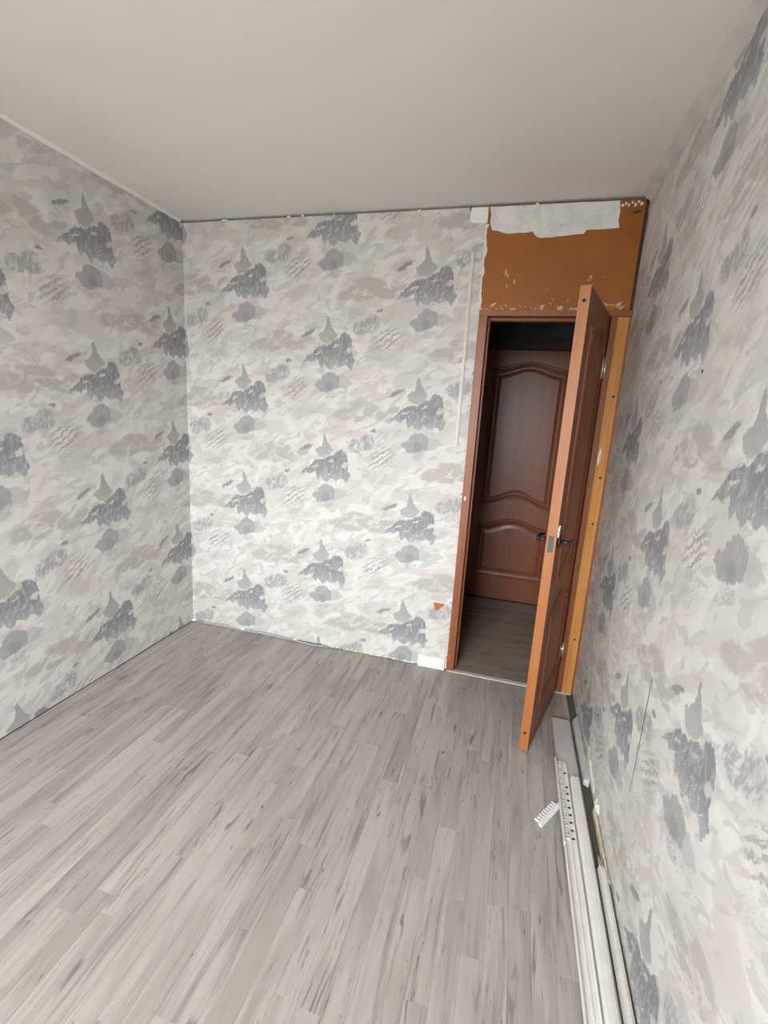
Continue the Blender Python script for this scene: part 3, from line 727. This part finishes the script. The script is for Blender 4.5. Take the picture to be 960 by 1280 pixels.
for z, y in ((0.30, -0.25), (0.29, -0.62), (1.64, -1.08)): tube('nail_hole', [(-0.0012, y, z), (0.0, y, z)], 0.005, 'crevice', wall_right, 8)

# ------------------------------------------------------------------ loose skirting strips by the right wall
def extrude_strip(name, prof, y0, y1, xfun, mat, parent, seed, jag0=0.0, jag1=0.0, n=14):
    """profile (x, z) closed, run from y0 (far) to y1 (near); xfun(y) shifts x; ragged ends"""
    r = random.Random(seed); bm = bmesh.new(); rings = []; k = len(prof)
    j0 = [r.uniform(-jag0, jag0) for _ in prof]; j1 = [r.uniform(-jag1, jag1) for _ in prof]
    for i in range(n + 1):
        t = i / n; y = y0 + (y1 - y0) * t; ring = []
        for q, (x, z) in enumerate(prof):
            yy = y + (j0[q] if i == 0 else 0) + (j1[q] if i == n else 0)
            ring.append(bm.verts.new((x + xfun(y), yy, z)))
        rings.append(ring)
    for A, B in zip(rings, rings[1:]):
        for q in range(k): bm.faces.new((A[q], A[(q + 1) % k], B[(q + 1) % k], B[q]))
    bm.faces.new(rings[0][::-1]); bm.faces.new(rings[-1])
    return link(name, fin(bm, name), mat, parent)
G = 'loose skirting strips along the wall'
# flat grey board underneath
fb = extrude_strip('skirting_board', [(-0.040, 0.0005), (0.040, 0.0005), (0.041, 0.004), (0.040, 0.0115), (0.034, 0.0125), (-0.036, 0.0125), (-0.041, 0.010), (-0.041, 0.003)], -0.27, -2.05, lambda y: -0.086 - 0.004 * (y + .27), 'pvc_grey', None, 1, 0.004, 0.004)
tag(fb, 'flat light grey skirting board lying lowest, its clean end nearest the door', 'skirting', group=G)
# comb-backed strip with its broken end
s2 = empty('skirting_strip', (-0.112, -0.62, 0.0127)); tag(s2, 'white plastic skirting lying face down, broken end showing comb ribs', 'skirting', group=G)
prof2 = [(-0.024, 0.0), (0.022, 0.0), (0.022, 0.007), (0.019, 0.010), (0.016, 0.007), (0.004, 0.0055), (0.002, 0.009), (-0.001, 0.009), (-0.003, 0.0018), (-0.016, 0.0018), (-0.019, 0.012), (-0.023, 0.013), (-0.025, 0.009)]
extrude_strip('shell', prof2, 0.0, -1.46, lambda y: 0.001 * math.sin(y * 5), 'pvc', s2, 2, 0.030, 0.0, 18)
bm = bmesh.new()
for i in range(29):
    y = -0.012 - i * 0.0135; bm_box(bm, -0.0165, -0.0032 - 0.002 * (i % 3), y - 0.0024, y + 0.0024, 0.0015, 0.0095)
cr = link('comb_ribs', fin(bm, 'comb_ribs'), 'pvc', s2); cr['kind'] = 'stuff'
for i in range(9):
    y = -0.10 - i * 0.036 if i else -0.055
    box('slot', (0.0045, 0.0145, y - 0.0038, y + 0.0038, 0.0055, 0.0074), 'crevice', s2)
ss = extrude_strip('broken_lip', [(-0.027, 0.0), (-0.021, 0.0), (-0.021, 0.016), (-0.027, 0.017)], 0.030, -0.42, lambda y: 0.0, 'pvc', s2, 12, 0.012, 0.004, 6)
# second white strip next to it
s3 = extrude_strip('skirting_strip', [(-0.019, 0.0), (0.020, 0.0), (0.021, 0.006), (0.016, 0.012), (0.004, 0.0135), (-0.010, 0.0125), (-0.018, 0.009)], -0.70, -2.12, lambda y: -0.0665 + 0.001 * math.sin(y * 4), 'pvc', None, 5, 0.020, 0.0, 16)
s3.location.z = 0.0128; tag(s3, 'narrow rounded white skirting lying beside the comb-ribbed one', 'skirting', group=G)
# pinkish strip at the wall, nearest the viewer
s4 = empty('skirting_strip', (-0.021, -1.09, -0.0085)); tag(s4, 'off-white skirting strip at the wall with splintered end, nearest the viewer', 'skirting', group=G)
extrude_strip('shell', [(-0.0115, 0.0), (0.0105, 0.0), (0.0125, 0.016), (0.0115, 0.029), (0.004, 0.031), (-0.006, 0.027), (-0.0125, 0.014)], 0.0, -1.10, lambda y: 0.004 * y * 0.5, 'pvc_pink', s4, 6, 0.014, 0.0, 12)
rs = random.Random(8)
for k in range(5):
    x = -0.008 + k * 0.005; prism('splinter', [(x, -0.01), (x + 0.003, -0.006), (x + 0.004 + rs.uniform(-.003, .006), 0.028 + rs.uniform(0, .02))], 'Z', 0.022 + 0.001 * k, 0.0255 + 0.001 * k, 'paperwhite', s4)
# skirting still standing against the wall by the door, and its thin broken rail
s5 = extrude_strip('skirting_strip', [(-0.026, -0.0085), (-0.006, -0.0085), (-0.002, 0.020), (-0.0015, 0.032), (-0.006, 0.033), (-0.012, 0.022), (-0.022, 0.010)], -0.245, -0.68, lambda y: -0.002, 'pvc_grey', None, 7, 0.006, 0.014, 8)
tag(s5, 'grey skirting remnant still standing against the wall beside the doorway', 'skirting', group=G)
s6 = extrude_strip('skirting_rail', [(-0.010, -0.0085), (-0.002, -0.0085), (-0.0015, 0.018), (-0.004, 0.020), (-0.009, 0.014)], -0.82, -1.14, lambda y: -0.0005, 'paperyellow', None, 8, 0.010, 0.012, 8)
tag(s6, 'thin yellowish skirting rail stuck at the foot of the wall', 'skirting rail')
# broken comb fragment
fr = empty('skirting_fragment', (-0.176, -0.900, 0.0005), math.atan2(0.125, 0.078)); tag(fr, 'small white broken plastic comb fragment lying on the laminate', 'fragment')
extrude = [(-0.080, -0.013), (0.078, -0.013), (0.080, 0.004), (0.030, 0.005), (-0.03, 0.004), (-0.076, 0.005), (-0.083, -0.004)]
prism('spine', extrude, 'Z', 0.0, 0.006, 'white', fr, 0.0008)
for i in range(9): box('tooth', (-0.070 + i * 0.0155, -0.064 + i * 0.0155, 0.003, 0.024 - 0.001 * (i % 2), 0.001, 0.007), 'white', fr)
